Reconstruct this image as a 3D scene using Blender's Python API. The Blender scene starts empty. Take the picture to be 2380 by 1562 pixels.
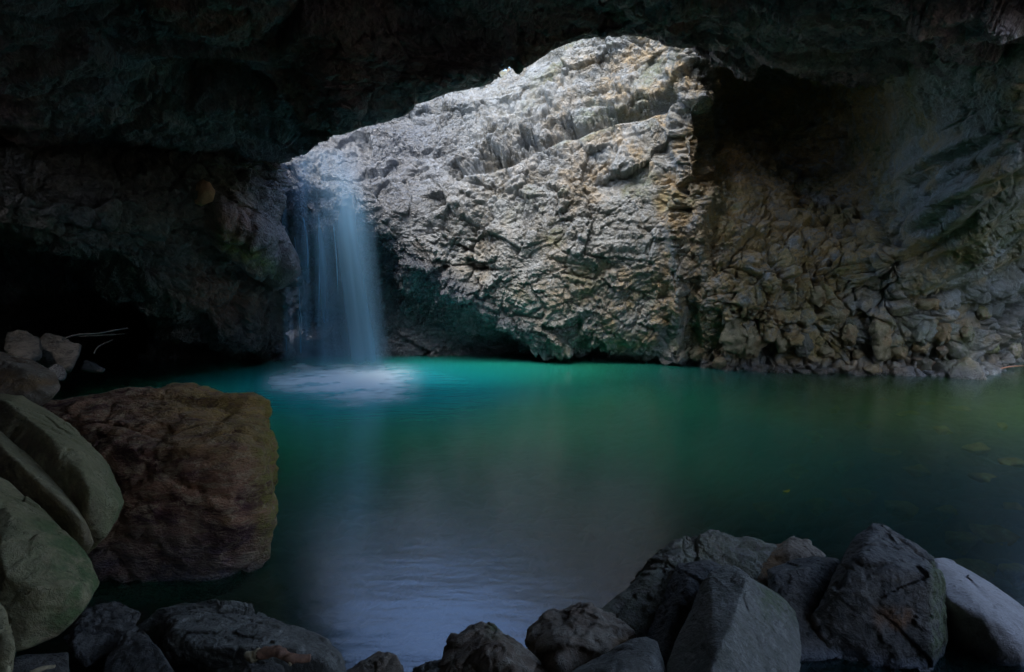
import bpy, bmesh, math, random
import numpy as np
from mathutils import Vector
f32 = np.float32
random.seed(7)
S = bpy.context.scene
COL = S.collection

# ------------------------------------------------------------------ camera
F = 1322.0; CX = 1190.0; CY = 781.0
PITCH = math.atan((CY - 670.0) / F)
H = 2.4
fw = np.array([0, math.cos(PITCH), -math.sin(PITCH)]); upv = np.array([0, math.sin(PITCH), math.cos(PITCH)])
CAM = np.array([0, 0, H])
def ray(px, py):
    return fw + np.array([(px - CX) / F, 0, 0]) + upv * ((CY - py) / F)
def P(px, py, d):                      # the point of a sight line that lies d metres north of the viewpoint
    r = ray(px, py); return CAM + r * (d / r[1])
def G(px, py, z=0.0):                  # the point of a sight line at height z
    r = ray(px, py); return CAM + r * ((z - H) / r[2])
def project(v):
    q = v - CAM; w = q @ fw
    return CX + F * q[:, 0] / w, CY - F * (q @ upv) / w
cam = bpy.data.cameras.new('camera'); cam.lens = 36 * F / 2380; cam.sensor_width = 36
cam.clip_start = 0.05; cam.clip_end = 500
co = bpy.data.objects.new('camera', cam); COL.objects.link(co); co.location = (0, 0, H)
co.rotation_euler = (math.pi / 2 - PITCH, 0, 0); S.camera = co

# ------------------------------------------------------------------ noise
rng = np.random.RandomState(3)
GRAD = rng.normal(size=(1024, 3)); GRAD /= np.linalg.norm(GRAD, axis=1)[:, None]; GRAD = GRAD.astype(f32)
RV = rng.random_sample((1024, 3)).astype(f32)
RN = (rng.random_sample((1024, 4)) * 2 - 1).astype(f32)
def hsh(i, j, k, seed):
    h = (i.astype(np.uint32) * np.uint32(374761393) + j.astype(np.uint32) * np.uint32(668265263)
         + k.astype(np.uint32) * np.uint32(2246822519) + np.uint32((seed * 974711) & 0xffffffff))
    h ^= h >> np.uint32(13); h *= np.uint32(1274126177); h ^= h >> np.uint32(16)
    return (h & np.uint32(1023)).astype(np.int32)
from concurrent.futures import ThreadPoolExecutor
POOL = ThreadPoolExecutor(4)
def chunked(fn):
    def run(p, *a):
        if len(p) < 20000: return fn(p, *a)
        parts = [p[i:i + 16384] for i in range(0, len(p), 16384)]
        res = list(POOL.map(lambda q: fn(q, *a), parts))
        if isinstance(res[0], tuple): return tuple(np.concatenate(c) for c in zip(*res))
        return np.concatenate(res)
    return run
@chunked
def perlin(p, seed=0):
    p = p.astype(f32); i0 = np.floor(p); fr = p - i0; i0 = i0.astype(np.int32)
    u = fr * fr * fr * (fr * (fr * 6 - 15) + 10)
    out = np.zeros(len(p), f32)
    for a in (0, 1):
        wa = u[:, 0] if a else 1 - u[:, 0]
        for b in (0, 1):
            wb = wa * (u[:, 1] if b else 1 - u[:, 1])
            for c in (0, 1):
                w = wb * (u[:, 2] if c else 1 - u[:, 2])
                g = GRAD[hsh(i0[:, 0] + a, i0[:, 1] + b, i0[:, 2] + c, seed)]
                out += w * (g[:, 0] * (fr[:, 0] - a) + g[:, 1] * (fr[:, 1] - b) + g[:, 2] * (fr[:, 2] - c))
    return out * 1.6
def fbm(p, freq, octs, seed=0, gain=0.5, ridged=False):
    out = np.zeros(len(p), f32); a = 1.0; q = p * freq
    for o in range(octs):
        n = perlin(q, seed + o * 17)
        out += a * ((1 - 2 * np.abs(n)) if ridged else n); a *= gain; q = q * 2.03 + 3.7
    return out
def warp(p, freq, amp, seed):
    return p + amp * np.stack([perlin(p * freq, seed), perlin(p * freq + 9.1, seed + 1), perlin(p * freq - 5.3, seed + 2)], 1)
@chunked
def cells(p, size, seed):              # facets of broken rock: a tilted plane per cell, and the distance to the crack between cells
    q = (p / size).astype(f32); i0 = np.floor(q).astype(np.int32); fr = q - i0
    f1 = np.full(len(q), 9, f32); f2 = np.full(len(q), 9, f32); hid = np.zeros(len(q), np.int32)
    dv = np.zeros((len(q), 3), f32)
    for a in (-1, 0, 1):
        for b in (-1, 0, 1):
            for c in (-1, 0, 1):
                h = hsh(i0[:, 0] + a, i0[:, 1] + b, i0[:, 2] + c, seed)
                d = fr - (RV[h] + np.array([a, b, c], f32))
                r = np.einsum('ij,ij->i', d, d)
                m = r < f1
                f2 = np.where(m, f1, np.minimum(f2, r))
                f1 = np.where(m, r, f1); hid = np.where(m, h, hid); dv[m] = d[m]
    f1 = np.sqrt(f1); f2 = np.sqrt(f2)
    rn = RN[hid]
    val = rn[:, 3] * 0.5 + (dv * rn[:, :3]).sum(1) * 1.2
    return val, f2 - f1, rn[:, 0]
def sstep(a, b, x):
    t = np.clip((x - a) / (b - a), 0, 1); return t * t * (3 - 2 * t)
def gauss(p, c, r):
    d = (p - np.asarray(c, f32)) / np.asarray(r, f32); return np.exp(-(d * d).sum(1))

# ------------------------------------------------------------------ mesh helpers
def link(name, me, parent=None, mat=None):
    o = bpy.data.objects.new(name, me); COL.objects.link(o)
    if parent: o.parent = parent
    if mat: me.materials.append(mat)
    return o
def mesh_from(name, V, Fq, smooth=True, attrs=None):
    me = bpy.data.meshes.new(name); V = np.ascontiguousarray(V, f32); Fq = np.ascontiguousarray(Fq, np.int32)
    n, k = Fq.shape
    me.vertices.add(len(V)); me.vertices.foreach_set('co', V.ravel())
    me.loops.add(n * k); me.loops.foreach_set('vertex_index', Fq.ravel())
    me.polygons.add(n); me.polygons.foreach_set('loop_start', np.arange(0, n * k, k, dtype=np.int32))
    me.polygons.foreach_set('loop_total', np.full(n, k, np.int32))
    me.update(calc_edges=True); me.validate()
    if smooth: me.polygons.foreach_set('use_smooth', np.ones(n, bool))
    for nm, a in (attrs or {}).items():
        if a.ndim == 1:
            at = me.attributes.new(nm, 'FLOAT', 'POINT'); at.data.foreach_set('value', a.astype(f32))
        else:
            at = me.attributes.new(nm, 'FLOAT_COLOR', 'POINT'); at.data.foreach_set('color', np.ascontiguousarray(a, f32).ravel())
    return me
def quads(nu, nv):
    i = np.arange((nu - 1) * (nv - 1)); a = (i // (nv - 1)) * nv + i % (nv - 1)
    return np.stack([a, a + nv, a + nv + 1, a + 1], 1)
def cr(Pn, t):                         # Catmull-Rom along axis 0
    n = len(Pn); i = np.clip(np.floor(t).astype(int), 0, n - 2); u = (t - i)
    ext = np.concatenate([2 * Pn[:1] - Pn[1:2], Pn, 2 * Pn[-1:] - Pn[-2:-1]])
    sh = (len(t),) + (1,) * (Pn.ndim - 1); u = u.reshape(sh)
    p0, p1, p2, p3 = ext[i], ext[i + 1], ext[i + 2], ext[i + 3]
    return 0.5 * (2 * p1 + (p2 - p0) * u + (2 * p0 - 5 * p1 + 4 * p2 - p3) * u * u + (3 * p1 - p0 - 3 * p2 + p3) * u ** 3)
def patch(ctrl, dens, nmax=90):
    C = np.array(ctrl, float); nc, nr = C.shape[:2]
    def ts(segs):
        t = [];
        for k, s in enumerate(segs):
            n = int(min(max(3, math.ceil(s * dens)), nmax)); t += list(k + np.arange(n) / n)
        return np.array(t + [len(segs)])
    dist = np.maximum(np.linalg.norm(C - CAM, axis=2), 2)
    su = [np.median(np.linalg.norm(C[k + 1] - C[k], axis=1) / dist[k]) * 569 for k in range(nc - 1)]
    sv = [np.median(np.linalg.norm(C[:, k + 1] - C[:, k], axis=1) / dist[:, k]) * 569 for k in range(nr - 1)]
    tu, tv = ts(su), ts(sv)
    A = cr(C, tu); A = cr(A.transpose(1, 0, 2), tv).transpose(1, 0, 2)
    return A, tu, tv
def grid_normals(A, toward):
    du = np.gradient(A, axis=0); dv = np.gradient(A, axis=1)
    N = np.cross(du, dv); N /= np.maximum(np.linalg.norm(N, axis=2), 1e-9)[..., None]
    s = np.sign(((np.asarray(toward) - A) * N).sum(2)); 
    if s.mean() < 0: N = -N
    return N

# ------------------------------------------------------------------ materials
def nmat(name):
    m = bpy.data.materials.new(name); m.use_nodes = True; nt = m.node_tree; nt.nodes.clear()
    out = nt.nodes.new('ShaderNodeOutputMaterial'); return m, nt, out
class NB:
    def __init__(s, nt): s.nt = nt
    def n(s, t, **kw):
        nd = s.nt.nodes.new('ShaderNode' + t)
        for k, v in kw.items():
            if k in ('ins',): continue
            setattr(nd, k, v)
        for k, v in (kw.get('ins') or {}).items():
            if isinstance(v, bpy.types.NodeSocket): s.nt.links.new(v, nd.inputs[k])
            else: nd.inputs[k].default_value = v
        return nd
    def mix(s, f, a, b, mode='MIX'):
        nd = s.nt.nodes.new('ShaderNodeMix'); nd.data_type = 'RGBA'; nd.blend_type = mode
        for i, v in ((0, f), (6, a), (7, b)):
            if isinstance(v, bpy.types.NodeSocket): s.nt.links.new(v, nd.inputs[i])
            else: nd.inputs[i].default_value = v if i == 0 else (*v, 1)
        return nd.outputs[2]
    def math(s, op, a, b=0.0, c=None, clamp=False):
        nd = s.nt.nodes.new('ShaderNodeMath'); nd.operation = op; nd.use_clamp = clamp
        for i, v in enumerate((a, b) if c is None else (a, b, c)):
            if isinstance(v, bpy.types.NodeSocket): s.nt.links.new(v, nd.inputs[i])
            else: nd.inputs[i].default_value = v
        return nd.outputs[0]
    def ramp(s, f, a, b):
        nd = s.nt.nodes.new('ShaderNodeMapRange'); nd.interpolation_type = 'SMOOTHSTEP'
        s.nt.links.new(f, nd.inputs[0]); nd.inputs[1].default_value = a; nd.inputs[2].default_value = b
        return nd.outputs[0]
def rock_mat(name, c1, c2, c3, moss=(0.09, 0.12, 0.035), rust_or_shade=(0.28, 0.12, 0.045), scale=1.0, rough=0.8, bump=0.03, spec=0.4, stretch=None, wetall=0.0, crag=0.0):
    m, nt, out = nmat(name); b = NB(nt)
    pos = b.n('NewGeometry').outputs['Position']
    if stretch:
        mp = b.n('Mapping', ins={0: pos}); mp.inputs['Rotation'].default_value = stretch[0]; mp.inputs['Scale'].default_value = stretch[1]; pos = mp.outputs[0]
    def noise(sc, det=6, ro=0.6, dist=0.0):
        return b.n('TexNoise', ins={'Vector': pos, 'Scale': sc * scale, 'Detail': det, 'Roughness': ro, 'Distortion': dist}).outputs[0]
    n1 = noise(0.9, 4, 0.62, 0.4); n2 = noise(3.7, 6, 0.68, 0.7); n3 = noise(17, 4, 0.7)
    vor = b.n('TexVoronoi', feature='DISTANCE_TO_EDGE', ins={'Scale': 2.6 * scale})
    wv = b.n('VectorMath', operation='ADD', ins={0: pos, 1: b.n('TexNoise', ins={'Vector': pos, 'Scale': 3.0 * scale, 'Detail': 4}).outputs[1]})
    nt.links.new(wv.outputs[0], vor.inputs['Vector'])
    col = b.mix(b.ramp(n1, 0.38, 0.62), c1, c2)
    col = b.mix(b.ramp(n2, 0.45, 0.68), col, c3)
    att = lambda n: b.n('Attribute', attribute_name=n).outputs['Fac']
    ru = b.math('MULTIPLY', att('rust_or_shade'), b.ramp(noise(2.3, 4, 0.7, 0.5), 0.3, 0.6))
    col = b.mix(ru, col, rust_or_shade)
    mo = b.math('MULTIPLY', att('moss'), b.ramp(noise(4.1, 4, 0.7, 0.5), 0.32, 0.6))
    col = b.mix(mo, col, moss)
    # grain and mineral specks
    g = b.math('MULTIPLY_ADD', n3, 1.1, 0.45)
    gc = b.n('CombineColor', ins={0: g, 1: g, 2: g}).outputs[0]
    col = b.mix(1.0, col, gc, 'MULTIPLY')
    cr_ = b.math('SUBTRACT', 1.0, b.ramp(vor.outputs[0], 0.0, 0.035))
    crm = b.math('MULTIPLY', cr_, b.ramp(n2, 0.5, 0.6))
    col = b.mix(b.math('MULTIPLY', crm, 0.5), col, (0.03, 0.025, 0.022))
    wet = b.math('MAXIMUM', att('wet'), wetall)  # on the cave wall this also carries shade painted into the undercut
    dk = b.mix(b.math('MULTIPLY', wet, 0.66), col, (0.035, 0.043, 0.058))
    bs = b.n('BsdfPrincipled')
    nt.links.new(dk, bs.inputs['Base Color'])
    rr = b.math('MULTIPLY_ADD', wet, -(rough - 0.28), rough)
    nt.links.new(b.math('ADD', rr, b.math('MULTIPLY_ADD', n3, 0.3, -0.15), clamp=True), bs.inputs['Roughness'])
    nt.links.new(b.math('MULTIPLY_ADD', wet, 0.8, spec), bs.inputs['Specular IOR Level'])
    hgt = b.math('ADD', b.math('MULTIPLY', n2, 1.0), b.math('MULTIPLY', n3, 0.35))
    hgt = b.math('ADD', hgt, b.math('MULTIPLY', noise(55, 2, 0.7), 0.14))
    hgt = b.math('SUBTRACT', hgt, b.math('MULTIPLY', crm, 0.4))
    if crag:
        v2 = b.n('TexVoronoi', feature='F1', ins={'Scale': 6.5}); nt.links.new(wv.outputs[0], v2.inputs['Vector'])
        hgt = b.math('SUBTRACT', hgt, b.math('MULTIPLY', v2.outputs[0], b.math('MULTIPLY_ADD', att('calm'), -crag, crag)))
    bp = b.n('Bump', ins={'Height': hgt, 'Strength': 0.9, 'Distance': bump * 2.2})
    nt.links.new(bp.outputs[0], bs.inputs['Normal']); nt.links.new(bs.outputs[0], out.inputs[0])
    return m

M_lit = rock_mat('pale_basalt', (0.255, 0.265, 0.255), (0.18, 0.17, 0.14), (0.33, 0.345, 0.34), scale=1.3, bump=0.06, rough=0.72, spec=0.45, crag=0.8, rust_or_shade=(0.37, 0.255, 0.115))
M_left = rock_mat('damp_dark_rock', (0.13, 0.115, 0.10), (0.21, 0.17, 0.13), (0.09, 0.075, 0.06), moss=(0.20, 0.24, 0.05), rust_or_shade=(0.36, 0.13, 0.06), scale=1.2, bump=0.05, rough=0.6, crag=0.6)
M_roof = rock_mat('cave_roof_rock', (0.30, 0.195, 0.21), (0.38, 0.25, 0.23), (0.20, 0.13, 0.155), scale=1.0, bump=0.06, rough=0.65, crag=0.6)
M_bed = rock_mat('pool_bed_gravel', (0.06, 0.075, 0.05), (0.11, 0.10, 0.06), (0.035, 0.06, 0.055), scale=2.2, bump=0.03)
M_grey = rock_mat('grey_boulder_rock', (0.21, 0.195, 0.165), (0.12, 0.11, 0.09), (0.30, 0.28, 0.24), crag=0.25, scale=2.8, bump=0.014, rough=0.8)
M_pale = rock_mat('pale_boulder_rock', (0.34, 0.31, 0.30), (0.25, 0.225, 0.21), (0.39, 0.355, 0.34), scale=2.6, bump=0.010, rough=0.75)
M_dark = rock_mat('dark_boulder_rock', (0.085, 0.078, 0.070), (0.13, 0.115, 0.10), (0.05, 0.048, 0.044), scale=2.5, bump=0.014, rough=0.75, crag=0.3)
M_brown = rock_mat('ochre_boulder_rock', (0.46, 0.22, 0.12), (0.12, 0.04, 0.035), (0.62, 0.42, 0.24), crag=0.5, rust_or_shade=(0.55, 0.32, 0.09), moss=(0.36, 0.30, 0.05), scale=2.4, bump=0.022, rough=0.75, stretch=((0.1, -0.15, 0), (1, 1, 2.2)))
M_moss = rock_mat('mossy_boulder_rock', (0.36, 0.29, 0.16), (0.26, 0.215, 0.11), (0.40, 0.33, 0.19), moss=(0.12, 0.16, 0.06), rust_or_shade=(0.15, 0.095, 0.06), scale=2.4, bump=0.010, rough=0.85, crag=0.15)  # the dark brown also serves as painted shade on the split boulder and slab
M_tan = rock_mat('tan_boulder_rock', (0.27, 0.21, 0.15), (0.18, 0.12, 0.08), (0.34, 0.28, 0.21), rust_or_shade=(0.27, 0.15, 0.06), scale=2.2, bump=0.012)
M_amber = rock_mat('amber_stone', (0.50, 0.33, 0.12), (0.36, 0.22, 0.08), (0.55, 0.42, 0.2), scale=2.0, bump=0.005)
M_block = rock_mat('brown_block_rock', (0.27, 0.215, 0.13), (0.17, 0.135, 0.085), (0.34, 0.28, 0.18), scale=1.8, bump=0.03)
M_orange = rock_mat('orange_stone', (0.50, 0.27, 0.15), (0.40, 0.21, 0.11), (0.56, 0.32, 0.18), scale=2.0, bump=0.01)

# ------------------------------------------------------------------ displacement of cave surfaces
def displace(A, N, seed, big, mid, small, fine, amp=1.0, mask=None, squash=None, crack=0.5):
    sh = A.shape; p = A.reshape(-1, 3).astype(f32); n = N.reshape(-1, 3).astype(f32)
    q = p if squash is None else (p @ np.array(squash, f32))
    q = warp(q, 0.9, 0.16, seed); 
    c1, e1, _ = cells(q, big, seed + 1)
    q2 = warp(q, 2.6, 0.055, seed + 5); c2, e2, _ = cells(q2, mid, seed + 2)
    c3, e3, _ = cells(q2, small, seed + 3)
    d = fbm(p, 0.32, 3, seed) * 0.45 * big
    d += c1 * 0.27 * big - crack * 0.22 * big * np.exp(-e1 / 0.04)
    d += c2 * 0.26 * mid - crack * 0.40 * mid * np.exp(-e2 / 0.09)
    d += c3 * 0.32 * small - crack * 0.3 * small * np.exp(-e3 / 0.12)
    d += fbm(q, 5.0, 4, seed + 40, 0.6) * fine * 1.4
    d = d * amp
    if mask is not None: d = d * mask.reshape(-1)
    out = p + n * d[:, None]
    return out.reshape(sh), c1, e1, c2, e2

def surface(name, ctrl, mat, dens, seed, big, mid, small, fine, amp=1.0, toward=CAM, squash=None, post=None, attrf=None, crack=0.5, maskf=None):
    A, tu, tv = patch(ctrl, dens)
    N = grid_normals(A, toward)
    B, *_ = displace(A, N, seed, big, mid, small, fine, amp, maskf(tu, tv) if maskf else None, squash, crack)
    if post is not None: B = post(B, N, tu, tv)
    V = B.reshape(-1, 3)
    at = attrf(V) if attrf else {}
    for k in ('moss', 'rust_or_shade', 'wet'):
        if k not in at: at[k] = np.zeros(len(V), f32)
    me = mesh_from(name, V, quads(len(tu), len(tv)), True, at)
    o = link(name, me, None, mat); o['kind'] = 'structure'
    return o, A, V

def WL(px, py, dz=-0.0):               # waterline point
    return tuple(G(px, py, 0.0))
# ---- far wall and right wall: columns from left to right, rows from below water up over the rim
def col(px, wl, mids, rim):
    w = G(px, wl, 0.0); pts = [w + np.array([0, 0.3, -2.2]), w]
    pts += [P(px if len(m) < 3 else m[2], m[0], m[1]) for m in mids]
    pts += [r if isinstance(r, np.ndarray) else P(px, r[0], r[1]) for r in rim]
    return pts
far = [
 col(560, 836, [(760, 20.5), (640, 19.5), (560, 18.2), (480, 17.8), (400, 18.2), (300, 19), (200, 20)], [(120, 21), (100, 26)]),
 col(640, 834, [(760, 20.3), (660, 19.3), (575, 17.9), (490, 17.3), (400, 17.7), (320, 18.3), (210, 19.5)], [(140, 20.5), (120, 26)]),
 col(760, 830, [(750, 20.3), (650, 19.4), (558, 17.5), (490, 17.2), (410, 17.9), (330, 18.8), (250, 19.6)], [(165, 21), (150, 27)]),
 col(870, 828, [(750, 20.2), (640, 19.2), (545, 17.4), (470, 17.4), (390, 18.2), (310, 19.1), (255, 19.9)], [(205, 21), (200, 27)]),
 col(1000, 827, [(770, 20), (690, 18.9), (630, 17.5), (520, 17.4), (410, 18.2), (320, 19.1), (270, 19.8)], [(238, 20.8), (236, 27)]),
 col(1120, 826, [(795, 19.8), (755, 18.9), (712, 17.7), (590, 17.2), (450, 17.6), (340, 18.5), (260, 19.6)], [(212, 20.8), (214, 27)]),
 col(1250, 826, [(812, 19.2), (795, 18.7), (770, 17.9), (640, 17.1), (490, 17.3), (345, 18.1), (215, 19.3)], [(128, 20.6), (120, 27)]),
 col(1400, 828, [(815, 18.7), (802, 18.4), (775, 17.9), (640, 17.1), (480, 17.0), (320, 17.6), (170, 18.5)], [(40, 19.5), (0, 26)]),
 col(1530, 840, [(822, 17.9), (795, 17.6), (745, 17.2), (600, 16.8), (450, 16.8), (300, 17.1), (150, 17.7)], [(20, 18.5), (-20, 25)]),
 col(1625, 852, [(830, 17.2), (780, 17.0), (710, 16.7), (590, 16.3), (455, 16.2), (300, 16.3), (160, 16.6)], [(20, 17), (-60, 22)]),
 col(1675, 860, [(835, 16.6), (790, 16.3), (710, 16.1), (590, 16.3), (470, 17.3), (320, 19.6), (190, 19.3)], [(60, 17), (-60, 20)]),
 col(1760, 864, [(835, 16.3), (780, 15.8), (700, 15.7), (570, 16.0), (455, 17.4), (320, 20.3), (200, 19.8)], [(80, 17), (-60, 19)]),
 col(1880, 867, [(835, 16.1), (780, 15.6), (700, 15.6), (580, 16.0), (480, 17.8), (350, 20.3), (220, 19.3)], [(100, 16.5), (-60, 18)]),
 col(2000, 869, [(840, 16.0), (780, 15.6), (700, 15.4), (600, 15.3), (510, 16.4), (380, 17.8), (240, 17.3)], [(120, 15.5), (-60, 16)]),
 col(2080, 871, [(840, 15.9), (780, 15.4), (700, 15.0), (610, 14.6), (500, 14.8), (380, 15.4), (260, 15.4)], [(150, 13.8), (-60, 14)]),
 col(2180, 875, [(840, 15.8), (780, 15.3), (720, 15.3), (640, 14.3), (520, 13.3), (400, 12.9), (270, 12.7)], [(150, 12), (-60, 12)]),
 col(2270, 876, [(845, 15.9), (790, 15.6), (730, 15.8), (640, 14.6), (520, 12.6), (400, 11.7), (270, 11.3)], [(150, 10.8), (-60, 10.8)]),
 col(2340, 850, [(820, 17.6), (770, 17.0), (700, 16.3), (610, 15.0), (500, 12.4), (380, 11.0), (260, 10.5)], [(150, 10), (-60, 10)]),
 col(2420, 832, [(800, 19), (750, 18.2), (680, 17.0), (590, 15.2), (480, 12.4), (360, 10.6), (250, 10)], [(140, 9.6), (-60, 9.6)]),
 col(2560, 828, [(800, 19.5), (740, 18.8), (660, 17.4), (560, 15.5), (450, 12.6), (330, 10.2), (240, 9.6)], [(130, 9.3), (-60, 9.3)]),
]
def far_attr(V):
    px, py = project(V)
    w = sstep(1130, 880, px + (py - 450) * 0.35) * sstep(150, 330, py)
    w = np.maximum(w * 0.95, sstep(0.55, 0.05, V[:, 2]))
    w = np.maximum(w, 1.4 * sstep(-60, 20, (py - 520) - (px - 860) * 0.69) * sstep(1340, 1250, px))  # undercut shade painted dark into the rock colour through this mask
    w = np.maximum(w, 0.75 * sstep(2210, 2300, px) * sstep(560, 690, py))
    rust_or_shade = 0.8 * np.exp(-((px - 1625) / 38) ** 2) * sstep(150, 350, py) + 1.1 * sstep(1630, 1690, px) * sstep(-0.6, 0.0, fbm(V, 0.6, 3, 91)) * sstep(2160, 2000, px)
    rust_or_shade = np.maximum(rust_or_shade, 0.5 * np.exp(-((px - 1640) / 90) ** 2 - ((py - 820) / 40) ** 2))
    rust_or_shade = np.maximum(rust_or_shade, (0.2 + 0.6 * sstep(1200, 1600, px)) * sstep(-0.1, 0.4, fbm(V, 0.8, 3, 77)) * sstep(1000, 1250, px + 0.5 * (py - 300)))
    moss = 0.45 * sstep(0.1, 0.6, fbm(V, 0.7, 3, 55)) * sstep(1100, 1300, px) + 0.5 * sstep(1650, 1800, px) * sstep(-0.1, 0.5, fbm(V, 0.5, 3, 12)) * sstep(2150, 2050, px) + 0.3 * sstep(2180, 2280, px) * sstep(500, 650, py)
    return {'calm': np.maximum(0.75 * sstep(1640, 1700, px), 0.8 * sstep(-0.1, 0.35, fbm(V, 0.55, 3, 71))).astype(f32), 'wet': w.astype(f32), 'rust_or_shade': np.clip(rust_or_shade, 0, 1), 'moss': np.clip(moss, 0, 1)}
def far_post(B, N, tu, tv):
    V = B.reshape(-1, 3); n = N.reshape(-1, 3); px, py = project(V)
    # diagonal crevice across the lit wall, and the cleft by the left wet slabs
    def groove(x0, y0, x1, y1, w, amp):
        t = np.clip(((px - x0) * (x1 - x0) + (py - y0) * (y1 - y0)) / ((x1 - x0) ** 2 + (y1 - y0) ** 2), 0, 1)
        wob = 9 * perlin(V * 1.4, 5) 
        dd = np.hypot(px - x0 - t * (x1 - x0), py - y0 - t * (y1 - y0) + wob)
        return -amp * np.exp(-(dd / w) ** 2)
    d = groove(1330, 300, 1560, 235, 13, 0.7) + groove(1180, 365, 1330, 300, 12, 0.4) + groove(1060, 400, 1180, 365, 14, 0.35) + groove(1105, 540, 1130, 640, 11, 0.3)
    d += groove(1600, 420, 1660, 418, 6, 0.35) + groove(1668, 725, 1668, 800, 9, 0.3) + groove(1885, 600, 1905, 720, 10, 0.5) + groove(2080, 620, 1990, 700, 14, 0.15)
    # upper band of the wall stands proud of the part under the crevice
    V = V + n * d[:, None]
    # vertical drip ridges near the corner of the wall, slanted bedding over the rest
    mv = sstep(1500, 1560, px) * sstep(1670, 1640, px) * sstep(140, 240, py)
    d2 = mv * 0.16 * np.sin(px * 0.085 + 2.5 * perlin(V * 0.6, 18))
    sb = (V[:, 2] * 0.85 - V[:, 0] * 0.42 + 0.9 * perlin(V * 0.4, 19)) / 1.15; fr_ = sb % 1.0
    d2 += sstep(1560, 1480, px) * 0.11 * (fr_ - 0.5 - 1.0 * sstep(0.82, 1.0, fr_)) * sstep(-0.3, 0.3, perlin(V * 0.3, 20) + 0.15)
    V = V + n * d2[:, None]
    # big fractured blocks right of the corner
    qb = warp(V.astype(f32), 0.8, 0.2, 141); cb, eb, _ = cells(qb * np.array([1, 1, 0.85], f32), 1.0, 142); cb2, eb2, _ = cells(qb, 0.5, 143)
    mr = sstep(1640, 1690, px) * sstep(420, 520, py) * np.maximum(sstep(2120, 2060, px), sstep(650, 710, py))
    V = V + n * (mr * (0.30 * cb - 0.30 * np.exp(-eb / 0.035) + 0.16 * cb2 - 0.13 * np.exp(-eb2 / 0.045)))[:, None]
    # long flowing ribs of the right hand flank
    m = sstep(2040, 2140, px) * sstep(250, 380, py) * sstep(760, 640, py)
    rb = np.sin((py + 0.62 * px) * 0.045 + 2.2 * perlin(V * 0.5, 8)) * 0.13 + np.sin((py + 0.6 * px) * 0.11 + 2 * perlin(V * 0.7, 9)) * 0.09
    V = V + n * (m * rb)[:, None]
    return V.reshape(B.shape)
def far_mod(tu, tv):
    a, b_ = np.meshgrid(tu, tv, indexing='ij'); q = np.stack([a.ravel() * 0.9, b_.ravel() * 0.8, 0 * a.ravel()], 1)
    return (0.95 + 0.75 * fbm(q, 0.8, 3, 333)).reshape(a.shape).clip(0.45, 1.6).astype(f32)
SQ = np.array([[1.0, 0, 0], [0, 1, 0], [0, 0, 1.35]])
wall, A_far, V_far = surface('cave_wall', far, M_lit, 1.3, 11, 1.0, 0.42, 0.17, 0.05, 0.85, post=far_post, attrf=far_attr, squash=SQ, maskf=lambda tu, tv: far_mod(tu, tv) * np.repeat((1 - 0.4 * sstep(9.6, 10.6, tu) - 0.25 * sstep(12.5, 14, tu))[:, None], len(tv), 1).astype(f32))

# ---- left wall with its low overhang
def lcol(px, rows, wl):
    w = G(px, wl, 0.0) if not isinstance(wl, np.ndarray) else wl
    return [P(px, r[0], r[1]) for r in rows] + [w + np.array([0, 0, 0.3]), w + np.array([0, 0.3, -2.0])]
left = [
 [np.array(v, float) for v in ((-13, -9, 9), (-12, -9, 7.5), (-11.5, -9, 6), (-11, -9, 5), (-10.5, -9, 4), (-10.5, -9, 3), (-11, -9, 2), (-12, -9, 0), (-12, -9, -2))],
 [np.array(v, float) for v in ((-13, -2, 9), (-12, -2, 7.5), (-11.3, -2, 6), (-10.8, -2, 5), (-10.4, -2, 4), (-10.5, -2, 3), (-11, -2, 2), (-12.5, -2, 0), (-12.5, -2, -2))],
 [np.array(v, float) for v in ((-14, 4, 9), (-12.5, 4, 7.5), (-11.4, 4, 6), (-10.6, 4, 5), (-10.3, 4, 4), (-10.6, 4, 3.2), (-11.5, 4.4, 2.2), (-14, 5, 0.6), (-14, 5, -2))],
 lcol(-260, [(200, 12), (255, 10.8), (310, 9.8), (370, 9.1), (430, 8.9), (475, 9.2), (515, 10.8)], np.array([-17.0, 14, 0])),
 lcol(-60, [(250, 14), (300, 12.2), (365, 10.9), (430, 10.2), (490, 10.1), (530, 10.4), (560, 12.6)], np.array([-18.0, 19, 0])),
 lcol(60, [(270, 15), (325, 12.9), (385, 11.4), (445, 10.7), (500, 10.6), (548, 10.9), (575, 13.4)], np.array([-17.5, 22, 0])),
 lcol(160, [(290, 15.5), (345, 13.4), (405, 12), (465, 11.4), (520, 11.3), (580, 11.6), (606, 14.4)], np.array([-16.0, 24, 0])),
 lcol(270, [(300, 15.5), (360, 13.7), (420, 12.5), (480, 12.1), (550, 12.1), (614, 12.5), (640, 15)], np.array([-13.5, 24, 0])),
 lcol(340, [(310, 15.5), (365, 13.9), (430, 13), (500, 12.8), (585, 12.8), (672, 13.4), (705, 15.6)], 838),
 lcol(430, [(310, 15.5), (370, 14.1), (450, 13.5), (530, 13.6), (620, 13.8), (728, 14.5), (770, 16.5)], 838),
 lcol(530, [(310, 16), (375, 14.6), (455, 14.1), (535, 14.2), (640, 14.9), (770, 15.9), (806, 17.2)], 838),
 lcol(600, [(310, 16.8), (380, 15.6), (460, 15.2), (560, 15.0), (660, 15.9), (780, 17.0), (815, 18.0)], 838),
 lcol(640, [(310, 17.5), (382, 16.5), (460, 16.4), (560, 16.2), (660, 16.4), (780, 17.4), (815, 18.2)], 837),
 lcol(652, [(310, 19.4), (384, 18.8), (460, 18.7), (560, 18.7), (660, 18.8), (780, 19.2), (815, 19.6)], 836),
]
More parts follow.
